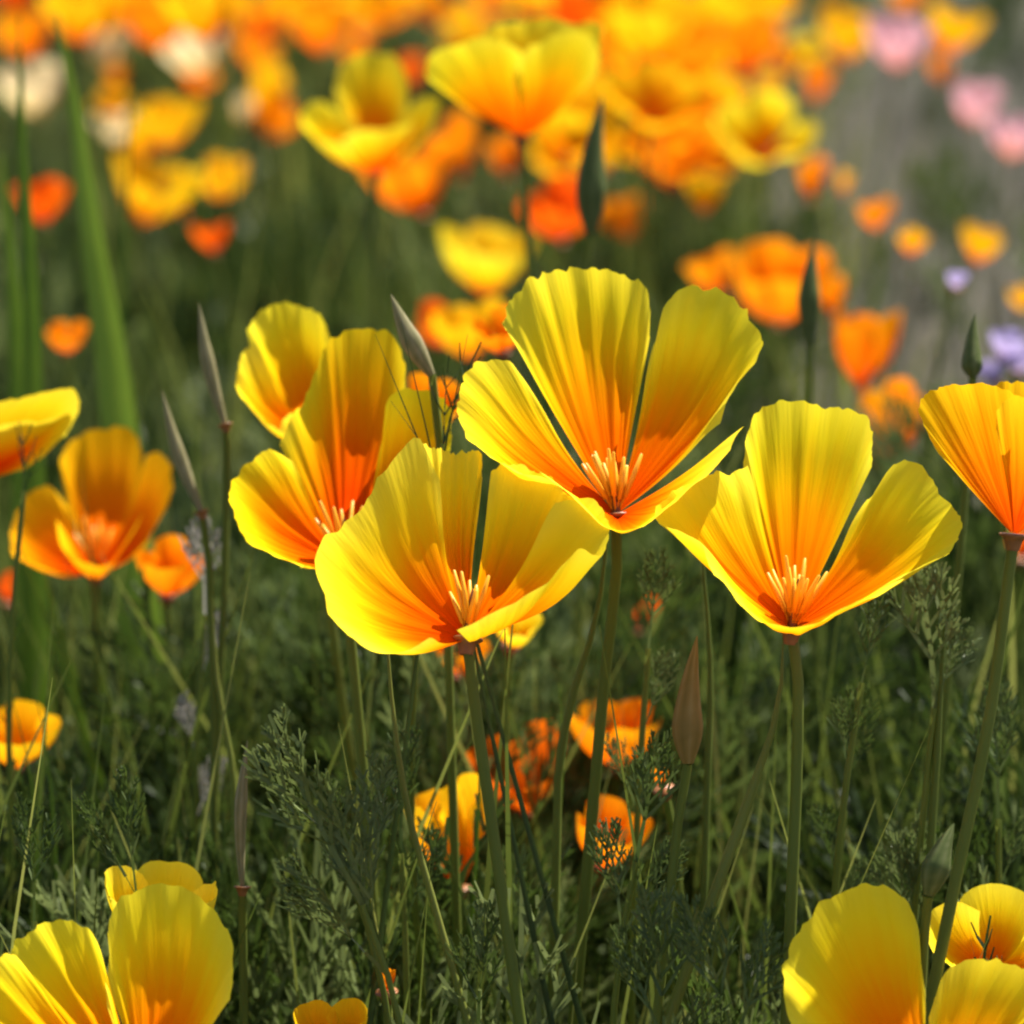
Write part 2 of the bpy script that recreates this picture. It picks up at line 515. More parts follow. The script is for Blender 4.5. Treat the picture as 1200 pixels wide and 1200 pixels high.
# bottom left
hero("california_poppy", "yellow poppy with large shaded rounded petals, low beside the forked feathery sprig", .70, (170, 1300), [
    [(124, 1150, 1.4), (120, 1100, 1.5), (128, 1062, 1.7), (155, 1041, 1.8), (195, 1035, 1.8), (230, 1048, 1.7), (254, 1075, 1.4), (270, 1118, .9), (268, 1170, .3)],
    [(4, 1165, .6), (14, 1112, .9), (40, 1085, 1.1), (72, 1077, 1.3), (102, 1086, 1.3), (120, 1115, 1.2), (126, 1180, .9)],
    [(-10, 1250, -1.0), (-50, 1200, -.8), (-40, 1150, -.3), (0, 1120, .2), (26, 1120, .4), (28, 1190, .2)],
    [(40, 1270, -2.2), (110, 1245, -3), (200, 1240, -3), (290, 1260, -2)],
], 'Y', None, 12, seed=41, bow=.08)
# bottom right
hero("california_poppy", "yellow poppy with orange centre, petals cupped below the bent green bud", .70, (1090, 1310), [
    [(934, 1215, .4), (920, 1165, .6), (928, 1110, 1.0), (952, 1070, 1.3), (985, 1044, 1.5), (1012, 1034, 1.6), (1050, 1040, 1.6), (1076, 1072, 1.5), (1086, 1160, 1.1)],
    [(1088, 1190, 1.1), (1108, 1140, 1.3), (1150, 1120, 1.4), (1195, 1130, 1.3), (1240, 1160, 1.0), (1250, 1220, .4)],
    [(1260, 1290, -1.0), (1275, 1230, -.6), (1260, 1190, 0), (1225, 1160, .6)],
    [(960, 1280, -2), (1040, 1255, -2.8), (1130, 1250, -2.8), (1220, 1270, -2)],
], 'Y', None, 12, seed=43, bow=.08)
# top, side view, a step behind
hero("california_poppy", "large golden poppy in side view on a tall straight stalk, above the open blooms", 1.10, (612, 162), [
    [(545, 105, -.6), (508, 98, -.8), (503, 70, -.9), (525, 52, -1.0), (570, 44, -1.3), (612, 60, -1.7), (618, 100, -1.4)],
    [(600, 90, -1.9), (612, 55, -2.2), (650, 38, -2.0), (690, 40, -1.6), (698, 75, -1.0), (672, 112, -.6)],
    [(530, 80, .8), (560, 42, 1.3), (600, 22, 1.6), (650, 18, 1.6), (690, 35, 1.2)],
    [(640, 60, .6), (680, 24, .9), (704, 28, .8), (700, 70, .3), (668, 115, 0)],
], 'Y', [(615, 230), (620, 300), (626, 420)], 0, seed=47, bow=.10, ruffle=.03, stem_d=.002)
# half open one behind, left of it
hero("california_poppy", "blurred yellow poppy with orange throat facing forward, beside the tall side-view poppy", 1.30, (440, 205), [
    [(392, 115, 1.2), (398, 80, 1.5), (425, 58, 1.8), (455, 60, 1.8), (476, 85, 1.6), (478, 125, 1.2)],
    [(470, 130, .8), (490, 112, .8), (515, 115, .4), (500, 145, -.4), (470, 180, -1.2)],
    [(420, 140, .8), (385, 118, .8), (358, 125, .4), (362, 150, -.2), (405, 172, -1.0)],
    [(400, 160, -1.4), (420, 150, -2.2), (450, 150, -2.4), (485, 140, -1.6), (470, 170, -1.4)],
], 'Y', None, 0, seed=53, bow=.12)


# ------------------------------------------------------------------ generic poppies for the mass behind
def cup_set(seed, theta, spread, col_nv=14, ruffle=.03):
    """four petal meshes in local space: unit petal length 1, axis +Z"""
    r = random.Random(seed)
    B = np.zeros(3)
    res = []
    for k in range(4):
        az = k * math.pi / 2 + r.uniform(-.15, .15)
        th = theta + r.uniform(-.12, .12) - (.06 if k % 2 else 0)
        edge = []
        Lk = r.uniform(.92, 1.08)
        for v in np.linspace(-1, 1, 9):
            a = az + v * spread
            rr = Lk * (1 - .30 * abs(v) ** 3.0)
            t2 = th * (1 - .1 * abs(v))
            edge.append(np.array((rr * math.sin(t2) * math.cos(a), rr * math.sin(t2) * math.sin(a), rr * math.cos(t2))))
        res.append((B, edge, r.randint(0, 9999), ruffle))
    return res


VARIANTS = {'cup': [cup_set(s, R(38), R(54)) for s in (1, 2, 3, 4)],
            'open': [cup_set(s, R(58), R(50), ruffle=.04) for s in (5, 6, 7, 8)],
            'tight': [cup_set(s, R(20), R(62)) for s in (9, 10, 11)]}
THETA = {'cup': 38, 'open': 58, 'tight': 20}
_cache = {}


def variant_meshes(form, i, col):
    key = (form, i, col)
    if key not in _cache:
        _cache[key] = [petal_mesh(B, e, np.array((0, 0, .7)), PET[col], .13, ru, sd, nu=10, nv=14)
                       for B, e, sd, ru in VARIANTS[form][i]]
    return _cache[key]


_cnt = [0]


def poppy(px, py, w, col, form='cup', label=None, D=None, group=None, lean=None, name="california_poppy", hmin=.17, cat="poppy"):
    _cnt[0] += 1
    r = random.Random(_cnt[0] * 77 + 5)
    if D is None:
        D = 225.0 / w * r.uniform(.9, 1.05)
        D = min(D, (CAM_H - hmin - r.uniform(0, .05)) / slope(py))
    width = w * D / FPX
    th = R(THETA[form])
    Lp = width / (2 * math.sin(th) * .95) if form != 'tight' else width / .85
    to_cam = norm(CAMP - at(px, py, D)); to_cam[2] = 0
    if lean is None:
        lean = {'cup': r.uniform(.05, .45), 'open': r.uniform(.5, .9), 'tight': r.uniform(-.1, .3)}[form]
    axis = norm(np.array((r.uniform(-.3, .3), 0, 1.)) + lean * norm(to_cam))
    B = at(px, py, D) - axis * Lp * math.cos(th) * .5
    G = np.array((B[0] + r.uniform(-.04, .04), B[1] + r.uniform(-.02, .06), -.012))
    root = empty(name, G)
    tag(root, label, cat, group)
    i = r.randrange(len(VARIANTS[form]))
    q = rot_to(axis) @ Matrix.Rotation(r.uniform(0, 6.28), 3, 'Z').to_quaternion()
    for me in variant_meshes(form, i, col):
        o = link("petal", me, root, B - G)
        o.rotation_mode = 'QUATERNION'
        o.rotation_quaternion = q
        o.scale = (Lp,) * 3
    finish_flower(root, G, B, axis, 0, stem_path(B, G, axis=axis), .0014, _cnt[0], False)
    return root


# listed in the photo: x, y, width in px, colour, form, label
LIST = [
    (575, 312, 112, 'Y', 'cup', "blurred lemon yellow poppy cup at the foot of the tall side-view poppy's stalk"),
    (548, 395, 88, 'G', 'cup', "blurred golden poppy peeping out beside the grey-white slender bud"),
    (515, 388, 60, 'R', 'cup', "small red-orange poppy in shade behind the grey-white slender bud"),
    (490, 218, 112, 'O', 'cup', "orange poppy cup with a yellow lip under the forward-facing blurred poppy"),
    (540, 178, 62, 'O', 'tight', "narrow orange poppy between the forward-facing poppy and the tall stalk"),
    (592, 185, 44, 'O', 'tight', "small orange poppy touching the tall straight stalk"),
    (482, 88, 36, 'R', 'tight', "slim red-orange poppy wedged behind two yellow poppies"),
    (672, 150, 112, 'G', 'cup', "golden poppy cup behind the tall grey-green pointed bud"),
    (658, 258, 90, 'R', 'cup', "deep red-orange poppy below the golden cup, cut by the pointed bud's stalk"),
    (733, 258, 70, 'O', 'cup', "orange poppy cup next to the tall grey-green pointed bud"),
    (895, 168, 125, 'Y', 'open', "wide yellow poppy bowl at the end of the orange mass, facing the open path"),
    (915, 345, 125, 'O', 'cup', "upright orange poppy cup behind the dark teal bud"),
    (840, 325, 70, 'O', 'cup', "pale orange poppy just behind the top petal of the big open bloom"),
    (1010, 415, 88, 'O', 'tight', "closed orange poppy standing beside the upright orange cup"),
    (1042, 505, 96, 'O', 'tight', "shaded orange poppy right behind the spread four-petal bloom"),
    (975, 350, 40, 'O', 'tight', "narrow upright orange poppy touching the dark teal bud"),
    (1055, 58, 82, 'P', 'cup', "pale pink poppy standing alone among yellow ones, largest of the pink blooms"),
    (1140, 128, 62, 'P', 'cup', "small pink poppy next to a second pink one at the path"),
    (1187, 165, 66, 'P', 'cup', "pink poppy with salmon base, lower of the neighbouring pink pair"),
    (1115, 38, 70, 'G', 'cup', "golden poppy beside the largest pink bloom"),
    (1105, 82, 34, 'O', 'tight', "small orange bloom under the golden poppy next to the pink one"),
    (992, 50, 66, 'G', 'cup', "soft golden poppy between the orange mass and the largest pink bloom"),
    (957, 96, 46, 'O', 'tight', "slim orange poppy below the soft golden one"),
    (920, 72, 34, 'R', 'tight', "slim red-orange poppy above the wide yellow bowl"),
    (952, 213, 42, 'O', 'tight', "small orange poppy hanging beside the wide yellow bowl"),
    (988, 215, 24, 'G', 'tight', "tiny golden bloom at the edge of the dark gap in the plants"),
    (1026, 255, 46, 'O', 'cup', "small salmon orange poppy alone in the grey-green stalks"),
    (1070, 285, 38, 'G', 'cup', "small golden poppy low in the grey-green stalks beside a salmon one"),
    (1148, 290, 52, 'G', 'cup', "lone golden poppy in the grey stalks above the pointed green bud"),
    (1198, 352, 34, 'G', 'cup', "golden poppy among grey stalks beyond the lilac blooms"),
    (195, 150, 76, 'G', 'cup', "golden poppy cup beside the broad grass blade, level with cream blooms"),
    (135, 152, 48, 'C', 'cup', "pale apricot poppy touching the broad grass blade"),
    (172, 232, 104, 'G', 'cup', "golden and orange poppy pair-petalled cup beside the broad grass blade, larger than its neighbour"),
    (262, 215, 64, 'G', 'cup', "small golden poppy next to the larger golden cup"),
    (248, 282, 46, 'R', 'cup', "faded reddish poppy below the small golden one"),
    (50, 242, 66, 'R', 'cup', "red-orange poppy between two upright grass blades"),
    (78, 398, 48, 'O', 'cup', "round dull orange poppy behind the grass blades, above the golden orange cup"),
    (40, 112, 82, 'C', 'cup', "large cream poppy crossed by a thin grass blade"),
    (236, 66, 78, 'C', 'cup', "cream white poppy under a golden one"),
    (130, 62, 60, 'C', 'cup', "cream poppy near the tip of the broad grass blade"),
    (285, 128, 28, 'C', 'tight', "tiny cream bloom on a dark green gap"),
    (138, 92, 28, 'O', 'tight', "tiny orange bloom between the cream poppies"),
    (325, 145, 60, 'O', 'cup', "dull brownish orange poppy left of none but the forward-facing yellow poppy"),
    (302, 66, 58, 'O', 'cup', "orange poppy hanging beside the cream white one"),
    (375, 35, 84, 'O', 'cup', "deep orange poppy mass above the forward-facing yellow poppy"),
    (95, 20, 92, 'G', 'cup', "golden poppy behind the tip of the broad grass blade"),
    (12, 42, 42, 'G', 'cup', "small golden poppy above the large cream one"),
    (240, 20, 98, 'G', 'cup', "large golden poppy over the cream white one"),
    (322, 18, 50, 'G', 'cup', "golden poppy between the large golden and the deep orange blooms"),
    (542, 28, 50, 'G', 'cup', "golden poppy peeping over the tall side-view poppy"),
    (770, 40, 110, 'G', 'cup', "tall golden poppy at the top of the orange mass"),
    (805, 68, 96, 'O', 'cup', "deep orange poppy in the heart of the orange mass"),
    (765, 128, 120, 'G', 'open', "broad golden poppy in the orange mass beside the grey-green pointed bud"),
    (782, 188, 104, 'O', 'cup', "shaded orange poppy low down in the orange mass"),
    (838, 140, 90, 'G', 'cup', "golden poppy leaning on the wide yellow bowl"),
    (852, 62, 72, 'G', 'cup', "golden poppy between the deep orange heart and the slim red-orange bloom"),
    (825, 232, 50, 'G', 'cup', "small golden poppy under the orange mass"),
    (735, 66, 70, 'G', 'cup', "golden poppy next to the tall side-view poppy's far petal"),
    (700, 110, 60, 'G', 'tight', "narrow golden poppy at the tip of the pointed bud"),
    (455, 12, 60, 'O', 'cup', "orange poppy standing behind the forward-facing poppy"),
    (650, 4, 64, 'O', 'cup', "orange poppy standing behind the tall side-view poppy"),
    (850, 4, 42, 'C', 'cup', "whitish poppy above the orange mass"),
    (908, 5, 60, 'G', 'cup', "golden poppy standing behind the slim red-orange one above the wide yellow bowl"),
    (1065, 0, 40, 'O', 'cup', "orange poppy standing behind the largest pink bloom"),
    (175, 18, 60, 'G', 'cup', "golden poppy beside the tip of the broad grass blade"),
    (420, 70, 44, 'O', 'tight', "orange bloom touching the forward-facing poppy's rear petal"),
]
for (x, y, w, c, f, lab) in LIST:
    if "left of none but" in lab:
        lab = "dull brownish orange poppy near the forward-facing yellow poppy"
    hm = .2
    poppy(x, y, w, c, f, lab, name={'C': 'cream_poppy', 'P': 'pink_poppy'}.get(c, "california_poppy"), hmin=hm)

fill = random.Random(9)
FILL = [((640, 780), (-5, 200), 13, 84, "in the thick mass behind the grey-green pointed bud"), ((780, 900), (-5, 200), 13, 84, "in the thick mass over the wide yellow bowl"),
        ((0, 200), (-12, 62), 11, 66, "round the tips of the grass blades above the cream blooms"), ((200, 430), (-12, 62), 13, 66, "between the cream white poppy and the deep orange one"),
        ((430, 640), (-10, 70), 10, 60, "close behind the tall side-view poppy"), ((900, 1010), (-10, 110), 5, 44, "between the mass of blooms and the largest pink poppy"),
        ((100, 330), (90, 250), 8, 48, "among the golden cups beside the broad grass blade")]
for (x0, x1), (y0, y1), cnt, w, where in FILL:
    for _ in range(cnt):
        c = fill.choice('GGOOOGYR')
        nm = {'G': 'golden', 'O': 'orange', 'Y': 'yellow', 'R': 'red-orange'}[c]
        fm = fill.choice(['cup', 'cup', 'tight', 'open'])
        poppy(fill.uniform(x0, x1), fill.uniform(y0, y1), w * fill.uniform(.8, 1.15), c, fm,
              "blurred %s %s %s" % (nm, {'cup': 'poppy cup', 'tight': 'half-closed poppy', 'open': 'wide-open poppy'}[fm], where), group="%s poppies massed behind" % nm, hmin=.2)

for x, y, w in ((1178, 405, 46), (1165, 438, 38), (1195, 425, 40), (1120, 330, 26)):
    poppy(x, y, w, 'V', 'cup', "small lilac bloom blurred among the grey stalks near the pointed green bud", D=1.25, group="lilac blooms", name="lilac_flower", cat="flower")

LOW = [  # half hidden in the greenery below the open blooms: given distance
    (195, 675, 84, 'O', 'cup', 1.0, "orange poppy half hidden by pale stalks under the golden orange cup"),
    (22, 872, 105, 'G', 'cup', .92, "yellow and orange poppy glimpsed through thin grass blades below the golden orange cup"),
    (530, 985, 110, 'G', 'tight', .86, "golden poppy turned edge-on behind a dark stalk in the greenery"),
    (612, 922, 130, 'R', 'cup', .92, "red-orange poppy with yellow tips deep in the greenery"),
    (725, 866, 110, 'O', 'cup', .97, "orange poppy chopped up by grass blades next to the brown bud"),
    (712, 990, 95, 'O', 'cup', .885, "shaded orange poppy in the grass below the brown bud"),
    (540, 772, 70, 'O', 'cup', .95, "orange poppy showing under the drooping-petal bloom"),
    (600, 742, 60, 'Y', 'cup', .90, "yellow petal tips peeping out under the drooping-petal bloom's outer side"),
    (757, 722, 40, 'R', 'tight', 1.15, "dark red-orange poppy in the gap between the three open blooms"),
    (12, 692, 34, 'R', 'tight', 1.15, "small red poppy in the shade below the golden orange cup"),
    (775, 915, 24, 'O', 'tight', .82, "tiny orange bud tip beside the brown bud"),
    (1165, 1125, 170, 'Y', 'open', .77, "bright yellow poppy behind dark leaf tips at the arching stalk"),
    (390, 1222, 100, 'G', 'cup', .74, "apricot petal tips showing low under the forked feathery sprig"),
    (195, 1082, 140, 'Y', 'cup', .765, "yellow poppy tips peeping over the large shaded rounded petals"),
    (452, 1150, 26, 'O', 'tight', .77, "tiny orange closed bloom low in the dark greenery"),
    (1195, 640, 34, 'R', 'tight', 1.1, "red-orange poppy sliver behind the long arching stalk"),
    (505, 480, 70, 'O', 'cup', .95, "orange poppy between the deep bowl and the big open bloom"),
    (585, 395, 66, 'O', 'cup', 1.0, "orange poppy against the big open bloom's rear petal"),
]
for (x, y, w, c, f, d, lab) in LOW:
    poppy(x, y, w, c, f, lab, D=d)


# ------------------------------------------------------------------ buds and seed pods
def bud(name, label, D, tip, base, width, mat, stem_px, cat, rim=True, belly=.35, rad=.0011, group=None):
    A, Z_ = at(*base, D), at(*tip, D + .002)
    ax = Z_ - A
    n = 18
    t = np.linspace(0, 1, n)
    w = width * D / FPX / 2
    prof = w * np.where(t < belly, np.sin(np.pi / 2 * np.clip(t / belly, 0, 1)) * .65 + .35, np.clip((1 - t) / (1 - belly), 0, 1) ** .85)
    prof[-1] = .0001
    bend = norm(np.cross(ax, FWD)) * np.linalg.norm(ax) * .03
    path = A + ax * t[:, None] + bend * (np.sin(np.pi * t))[:, None]
    pts = [at(x, y, D + .003 * (i + 1)) for i, (x, y) in enumerate(stem_px)]
    dirn = norm(pts[-1] - (pts[-2] if len(pts) > 1 else A))
    G = pts[-1] + dirn * (pts[-1][2] + .012) / max(.5, -dirn[2])
    G[2] = -.012
    root = empty(name, G)
    tag(root, label, cat, group)
    v_, f_ = tube(path - G, prof, 12)
    rr = np.random.RandomState(int(abs(tip[0])))
    # fine ribs
    k = np.arange(len(v_)) % 12
    link("bud_cap" if "bud" in name else "pod", mesh_np("bud_cap", v_, f_, mat, tint=.5 + .25 * np.cos(k * math.pi) + rr.uniform(-.15, .15, len(v_))), root)
    st = stem_path(A, G, via=pts[::-1], n=20)
    v_, f_ = tube(st - G, np.linspace(rad * 1.2, rad, 20), 7)
    link("stem", mesh_np("stem", v_, f_, M_STEM, tint=rr.uniform(.2, .6, len(v_))), root)
    if rim and name == 'seed_pod':
        o = link("receptacle", ME_REC, root, A - G)
        o.rotation_mode = 'QUATERNION'; o.rotation_quaternion = rot_to(ax); o.scale = (.6,) * 3
    return root


bud("poppy_bud", "brown pointed poppy bud with pale edge, alone in the greenery under the open blooms", .74, (817, 745), (806, 895), 38, M_BUDBROWN, [(795, 960), (784, 1060), (770, 1190)], "bud", belly=.3)
bud("poppy_bud", "tall grey-green pointed bud in front of the orange mass", 1.02, (706, 112), (692, 275), 36, M_BUD, [(687, 300), (682, 420), (680, 560)], "bud", belly=.35)
bud("poppy_bud", "dark teal pointed bud in front of the upright orange cup", 1.0, (954, 282), (950, 405), 28, M_BUD, [(948, 440), (950, 560), (955, 700)], "bud", belly=.45)
bud("poppy_bud", "green pointed bud with pale tip behind the arching-stalk bloom", .84, (1143, 368), (1140, 442), 26, M_BUD, [(1138, 480), (1125, 650), (1110, 800)], "bud", belly=.2)
bud("poppy_bud", "grey-white slender bud leaning in front of the deep bowl", .80, (458, 345), (506, 440), 26, M_POD, [(512, 480), (520, 600), (525, 760)], "bud", belly=.45)
bud("poppy_bud", "bent green bud on the long arching stalk above the cupped bloom", .715, (1118, 965), (1088, 1050), 34, M_BUD, [(1085, 1080), (1080, 1140), (1078, 1250)], "bud", belly=.4)
bud("seed_pod", "tall thin seed pod with pinkish collar beside the round ruffled poppy", .86, (233, 355), (264, 498), 17, M_POD, [(266, 540), (262, 700), (255, 860)], "seed pod", belly=.55)
bud("seed_pod", "thin grey seed pod leaning beside the golden orange cup", .86, (190, 458), (236, 600), 17, M_POD, [(244, 640), (248, 760), (250, 900)], "seed pod", belly=.5)
bud("seed_pod", "slim green seed pod rising from dark greenery by the brown-stemmed sprig", .78, (290, 868), (284, 1040), 15, M_POD, [(284, 1080), (285, 1160), (286, 1260)], "seed pod", belly=.6)


# ------------------------------------------------------------------ bare stalks and grass blades
def stalk(label, D, pts, rad=.0011, mat=M_STEM, name="flower_stalk", d_step=0.0, group=None):
    P = [at(x, y, D + i * d_step) for i, (x, y) in enumerate(pts)]
    dirn = norm(P[-1] - P[-2])
    G = P[-1] + dirn * (P[-1][2] + .012) / max(.5, -dirn[2])
    G[2] = -.012
    path = catmull([G] + P[::-1], 28)
    v_, f_ = tube(path - G, np.r_[np.linspace(rad * 1.2, rad * .75, 24), np.array([.6, .45, .3, .05]) * rad], 7)
    rr = np.random.RandomState(int(pts[0][0]))
    o = link(name, mesh_np(name, v_, f_, mat, tint=np.full(len(v_), rr.uniform(.2, .8))), None, G)
    tag(o, label, "stalk", group)
    return o


stalk("slanting green stalk running from the spread bloom's base down to the grass", .75, [(918, 742), (912, 830), (880, 930), (840, 1040), (800, 1150)], .0017)
stalk("thin upright stalk under the broad drooping side petal of the drooping-petal bloom", .76, [(450, 700), (455, 770), (462, 850), (480, 960), (520, 1100)], .0011)
stalk("olive stalk curving up under the big open bloom", .79, [(716, 590), (700, 720), (675, 800), (655, 900), (650, 1060)], .0014)
stalk("bluish green straight stalk rising beside the brown bud", .80, [(820, 615), (832, 770), (830, 880), (826, 1000), (822, 1150)], .0012)
stalk("fine upright stalk in the greenery between bowl and seed pod", .83, [(248, 700), (255, 800), (272, 900), (278, 1000)], .0012)
stalk("yellow-green stalk of the tall leafy sprig by the arching stalk", .78, [(1110, 690), (1104, 780), (1098, 880), (1090, 1000)], .0013)


def grass_blade(label, D, pts, w, mat=M_GRASS, fold=.25, dz=None, group=None, tint=.5):
    P = np.array([at(x, y, D + (dz[i] if dz else 0)) for i, (x, y) in enumerate(pts)])   # tip first
    dirn = norm(P[-1] - P[-2])
    G = P[-1] + dirn * (P[-1][2] + .012) / max(.5, -dirn[2])
    G[2] = -.012
    path = catmull([G] + list(P[::-1]), 30)
    n = len(path)
    t = np.linspace(0, 1, n)
    hw = w * D / FPX / 2 * np.clip(1.05 - t ** 2.2, 0.01, 1) * np.where(t < .2, .7 + 1.5 * t, 1)
    side = RGT * .93 + np.array((0, .35, 0))
    v_ = []
    for i in range(n):
        for s, k in ((-1, 0), (-.5, .6), (0, 1), (.5, .6), (1, 0)):
            v_.append(path[i] + side * hw[i] * s + np.array((0, 1, 0)) * hw[i] * fold * k)
    ii = np.arange(n * 5).reshape(n, 5)
    f_ = np.stack([ii[:-1, :-1], ii[:-1, 1:], ii[1:, 1:], ii[1:, :-1]], -1).reshape(-1, 4)
    o = link("grass_blade", mesh_np("grass_blade", np.array(v_) - G, f_, mat, tint=np.full(len(v_), tint)), None, G)
    tag(o, label, "grass", group)
    return o


grass_blade("broad bright green grass blade, widest of the upright blades", 1.12, [(66, 15), (88, 130), (108, 280), (132, 430), (150, 600)], 66, tint=.95)
grass_blade("narrow dark grass blade beside the broad one, crossing the large cream poppy", 1.05, [(22, 20), (26, 170), (34, 300), (38, 440), (40, 600)], 40, tint=.35)
grass_blade("green grass blade rising behind the narrow dark one", 1.12, [(2, 180), (14, 320), (24, 470), (32, 640)], 52, tint=.6)
grass_blade("short green grass blade under the golden orange cup", .95, [(22, 640), (45, 700), (70, 770), (95, 850)], 26, tint=.5)
grass_blade("short upright grass blade just under the golden orange cup's base", .97, [(50, 655), (65, 720), (85, 790), (100, 870)], 26, tint=.6)
grass_blade("green grass blade under the golden orange cup beside the half hidden orange poppy", 1.0, [(100, 660), (112, 720), (120, 790), (124, 870)], 32, tint=.35)
grass_blade("thin dark grass blade cutting the glimpsed yellow and orange poppy", .85, [(35, 800), (50, 850), (60, 930), (66, 1020)], 10, tint=.2)
grass_blade("second thin grass blade cutting the glimpsed yellow and orange poppy", .85, [(12, 810), (28, 870), (38, 930), (44, 1020)], 9, tint=.3)
grass_blade("thin grass blade behind the golden poppy cups", 1.3, [(156, 60), (152, 150), (148, 250), (142, 380)], 12, tint=.1)
grass_blade("pale grass blade crossing the orange poppy in the gap under the blooms", .82, [(655, 800), (660, 880), (655, 970), (650, 1100)], 12, tint=.5)
for tx, ty, bx, nm in ((440, 392, 506, "longest thin dark leaf tip leaning across the deep bowl's side petal"), (470, 376, 512, "thin dark leaf tip crossing the grey-white slender bud"),
                       (548, 392, 516, "dark leaf tip beside the big open bloom's low petal, leaning away from the bowl"), (458, 470, 514, "short thin dark leaf tip low on the deep bowl's side petal")):
    grass_blade(nm, .772, [(tx, ty), (tx * .55 + bx * .45, ty * .5 + 270), (bx, 560), (bx + 14 - (tx - 490) * .6, 720)], 10, mat=M_FEATHER, tint=.25)
grass_blade("dark grass blade beside the edge-on yellow poppy", .82, [(556, 800), (562, 900), (558, 1000), (548, 1150)], 13, tint=.1)


# ------------------------------------------------------------------ feathery dissected leaves
def leaf_segments(seed, simple=False):
    """ribbons (p0, p1, w0, w1) of one finely cut leaf, length 1 along +Z"""
    r = random.Random(seed)
    seg = []

    def curve(p, d, L_, w, k, bend):
        out_ = [p]
        for i in range(k):
            d = norm(d + bend / k)
            q = p + d * L_ / k
            seg.append((p, q, w * (1 - .5 * i / k), w * (1 - .5 * (i + 1) / k)))
            p = q
            out_.append(p)
        return out_, d

    bend = np.array((r.uniform(-.35, .35), r.uniform(-.35, .35), 0))
    pts, d = curve(np.zeros(3), np.array((0, 0, 1.)), 1.0, .016, 5, bend)
    nb = (0, 4, 2)[int(simple)] or 6
    for i in range(nb):
        t = .32 + .62 * i / nb
        a = pts[min(4, int(t * 5))]; b = pts[min(5, int(t * 5) + 1)]
        p = a + (b - a) * (t * 5 - int(t * 5))
        for s in (-1, 1):
            Lb = (.46 - .32 * i / nb) * r.uniform(.75, 1.2)
            d0 = norm(np.array((s * r.uniform(.6, 1.0), r.uniform(-.35, .35), r.uniform(.7, 1.1))))
            bp, bd = curve(p, d0, Lb, .012, 2, np.array((-s * .25, 0, .3)))
            ns = (3, 2, 0)[int(simple)]
            for j in range(ns):
                q = bp[0] + (bp[-1] - bp[0]) * (.35 + .5 * j / ns)
                for s2 in (-1, 1):
                    dd = norm(bd + np.array((s2 * r.uniform(.4, .8), r.uniform(-.4, .4), r.uniform(-.1, .5))))
                    ll = Lb * r.uniform(.28, .5) * (1 - .2 * j)
                    seg.append((q, q + dd * ll, .011, .006))
                    if not simple and r.random() < .6:
                        q2 = q + dd * ll * .45
                        d3 = norm(dd + np.array((r.uniform(-.7, .7), r.uniform(-.5, .5), .3)))
                        seg.append((q2, q2 + d3 * ll * .6, .009, .004))
    return seg


def ribbons(seg, seed, wscale=1.0):
    """(verts, quads): each segment a slightly creased ribbon"""
    rr = np.random.RandomState(seed)
    p0 = np.array([s[0] for s in seg]); p1 = np.array([s[1] for s in seg])
    w0 = np.array([s[2] for s in seg])[:, None] * wscale; w1 = np.array([s[3] for s in seg])[:, None] * wscale
    d = p1 - p0
    rv = rr.normal(0, .5, d.shape) + np.array((0, 1., .0))
    side = np.cross(d, rv)
    side /= np.linalg.norm(side, axis=1)[:, None] + 1e-9
    V = np.stack([p0 - side * w0, p0 + side * w0, p1 + side * w1, p1 - side * w1], 1).reshape(-1, 3)
    F = np.arange(len(V)).reshape(-1, 4)
    return V, F


LEAF_HI = [ribbons(leaf_segments(s), s, .6) for s in range(10)]
LEAF_LO = [ribbons(leaf_segments(s, True), s, 1.2) for s in range(20, 28)]


def basis(d, roll):
    z = norm(d)
    x = norm(np.cross(z, np.array((.3, .9, .1))))
    y = np.cross(z, x)
    c, s = math.cos(roll), math.sin(roll)
    return np.stack([c * x + s * y, -s * x + c * y, z], 1)


def scatter(name, label, clumps, leafset, mat, seed, lh=(.07, .13), per=(6, 10), stem_h=(.01, .1)):
    rr = random.Random(seed)
    Vs, Fs, Ts = [], [], []
    off = 0
    for (cx, cy, hs) in clumps:
        base_t = rr.uniform(.0, .7) if rr.random() < .88 else rr.uniform(.9, 1.15)
        for k in range(rr.randint(*per)):
            a = rr.uniform(0, 6.28)
            tilt = rr.uniform(.05, .75)
            d = np.array((math.sin(tilt) * math.cos(a), math.sin(tilt) * math.sin(a), math.cos(tilt)))
            L_ = rr.uniform(*lh) * hs
            p = np.array((cx + rr.gauss(0, .012), cy + rr.gauss(0, .012), 0)) + np.array((d[0] * .4, d[1] * .4, 1)) * rr.uniform(*stem_h) * hs
            V, F = rr.choice(leafset)
            M = basis(d, rr.uniform(0, 6.28)) * L_
            Vs.append(V @ M.T + p); Fs.append(F + off); off += len(V)
            Ts.append(np.full(len(V), min(1.2, max(0, base_t + rr.gauss(0, .15)))))
            # its petiole down to the soil
            s_ = .0009
            q = np.array((cx, cy, -.012))
            Vs.append(np.array([q + (-s_, 0, 0), q + (s_, 0, 0), p + (s_ * .8, 0, 0), p + (-s_ * .8, 0, 0)]))
            Fs.append(np.array([[0, 1, 2, 3]]) + off); off += 4
            Ts.append(np.full(4, .5))
    o = link(name, mesh_np(name, np.concatenate(Vs), np.concatenate(Fs), mat, tint=np.concatenate(Ts), smooth=False))
    tag(o, label, "foliage", kind="stuff")
    return o


rg = random.Random(101)


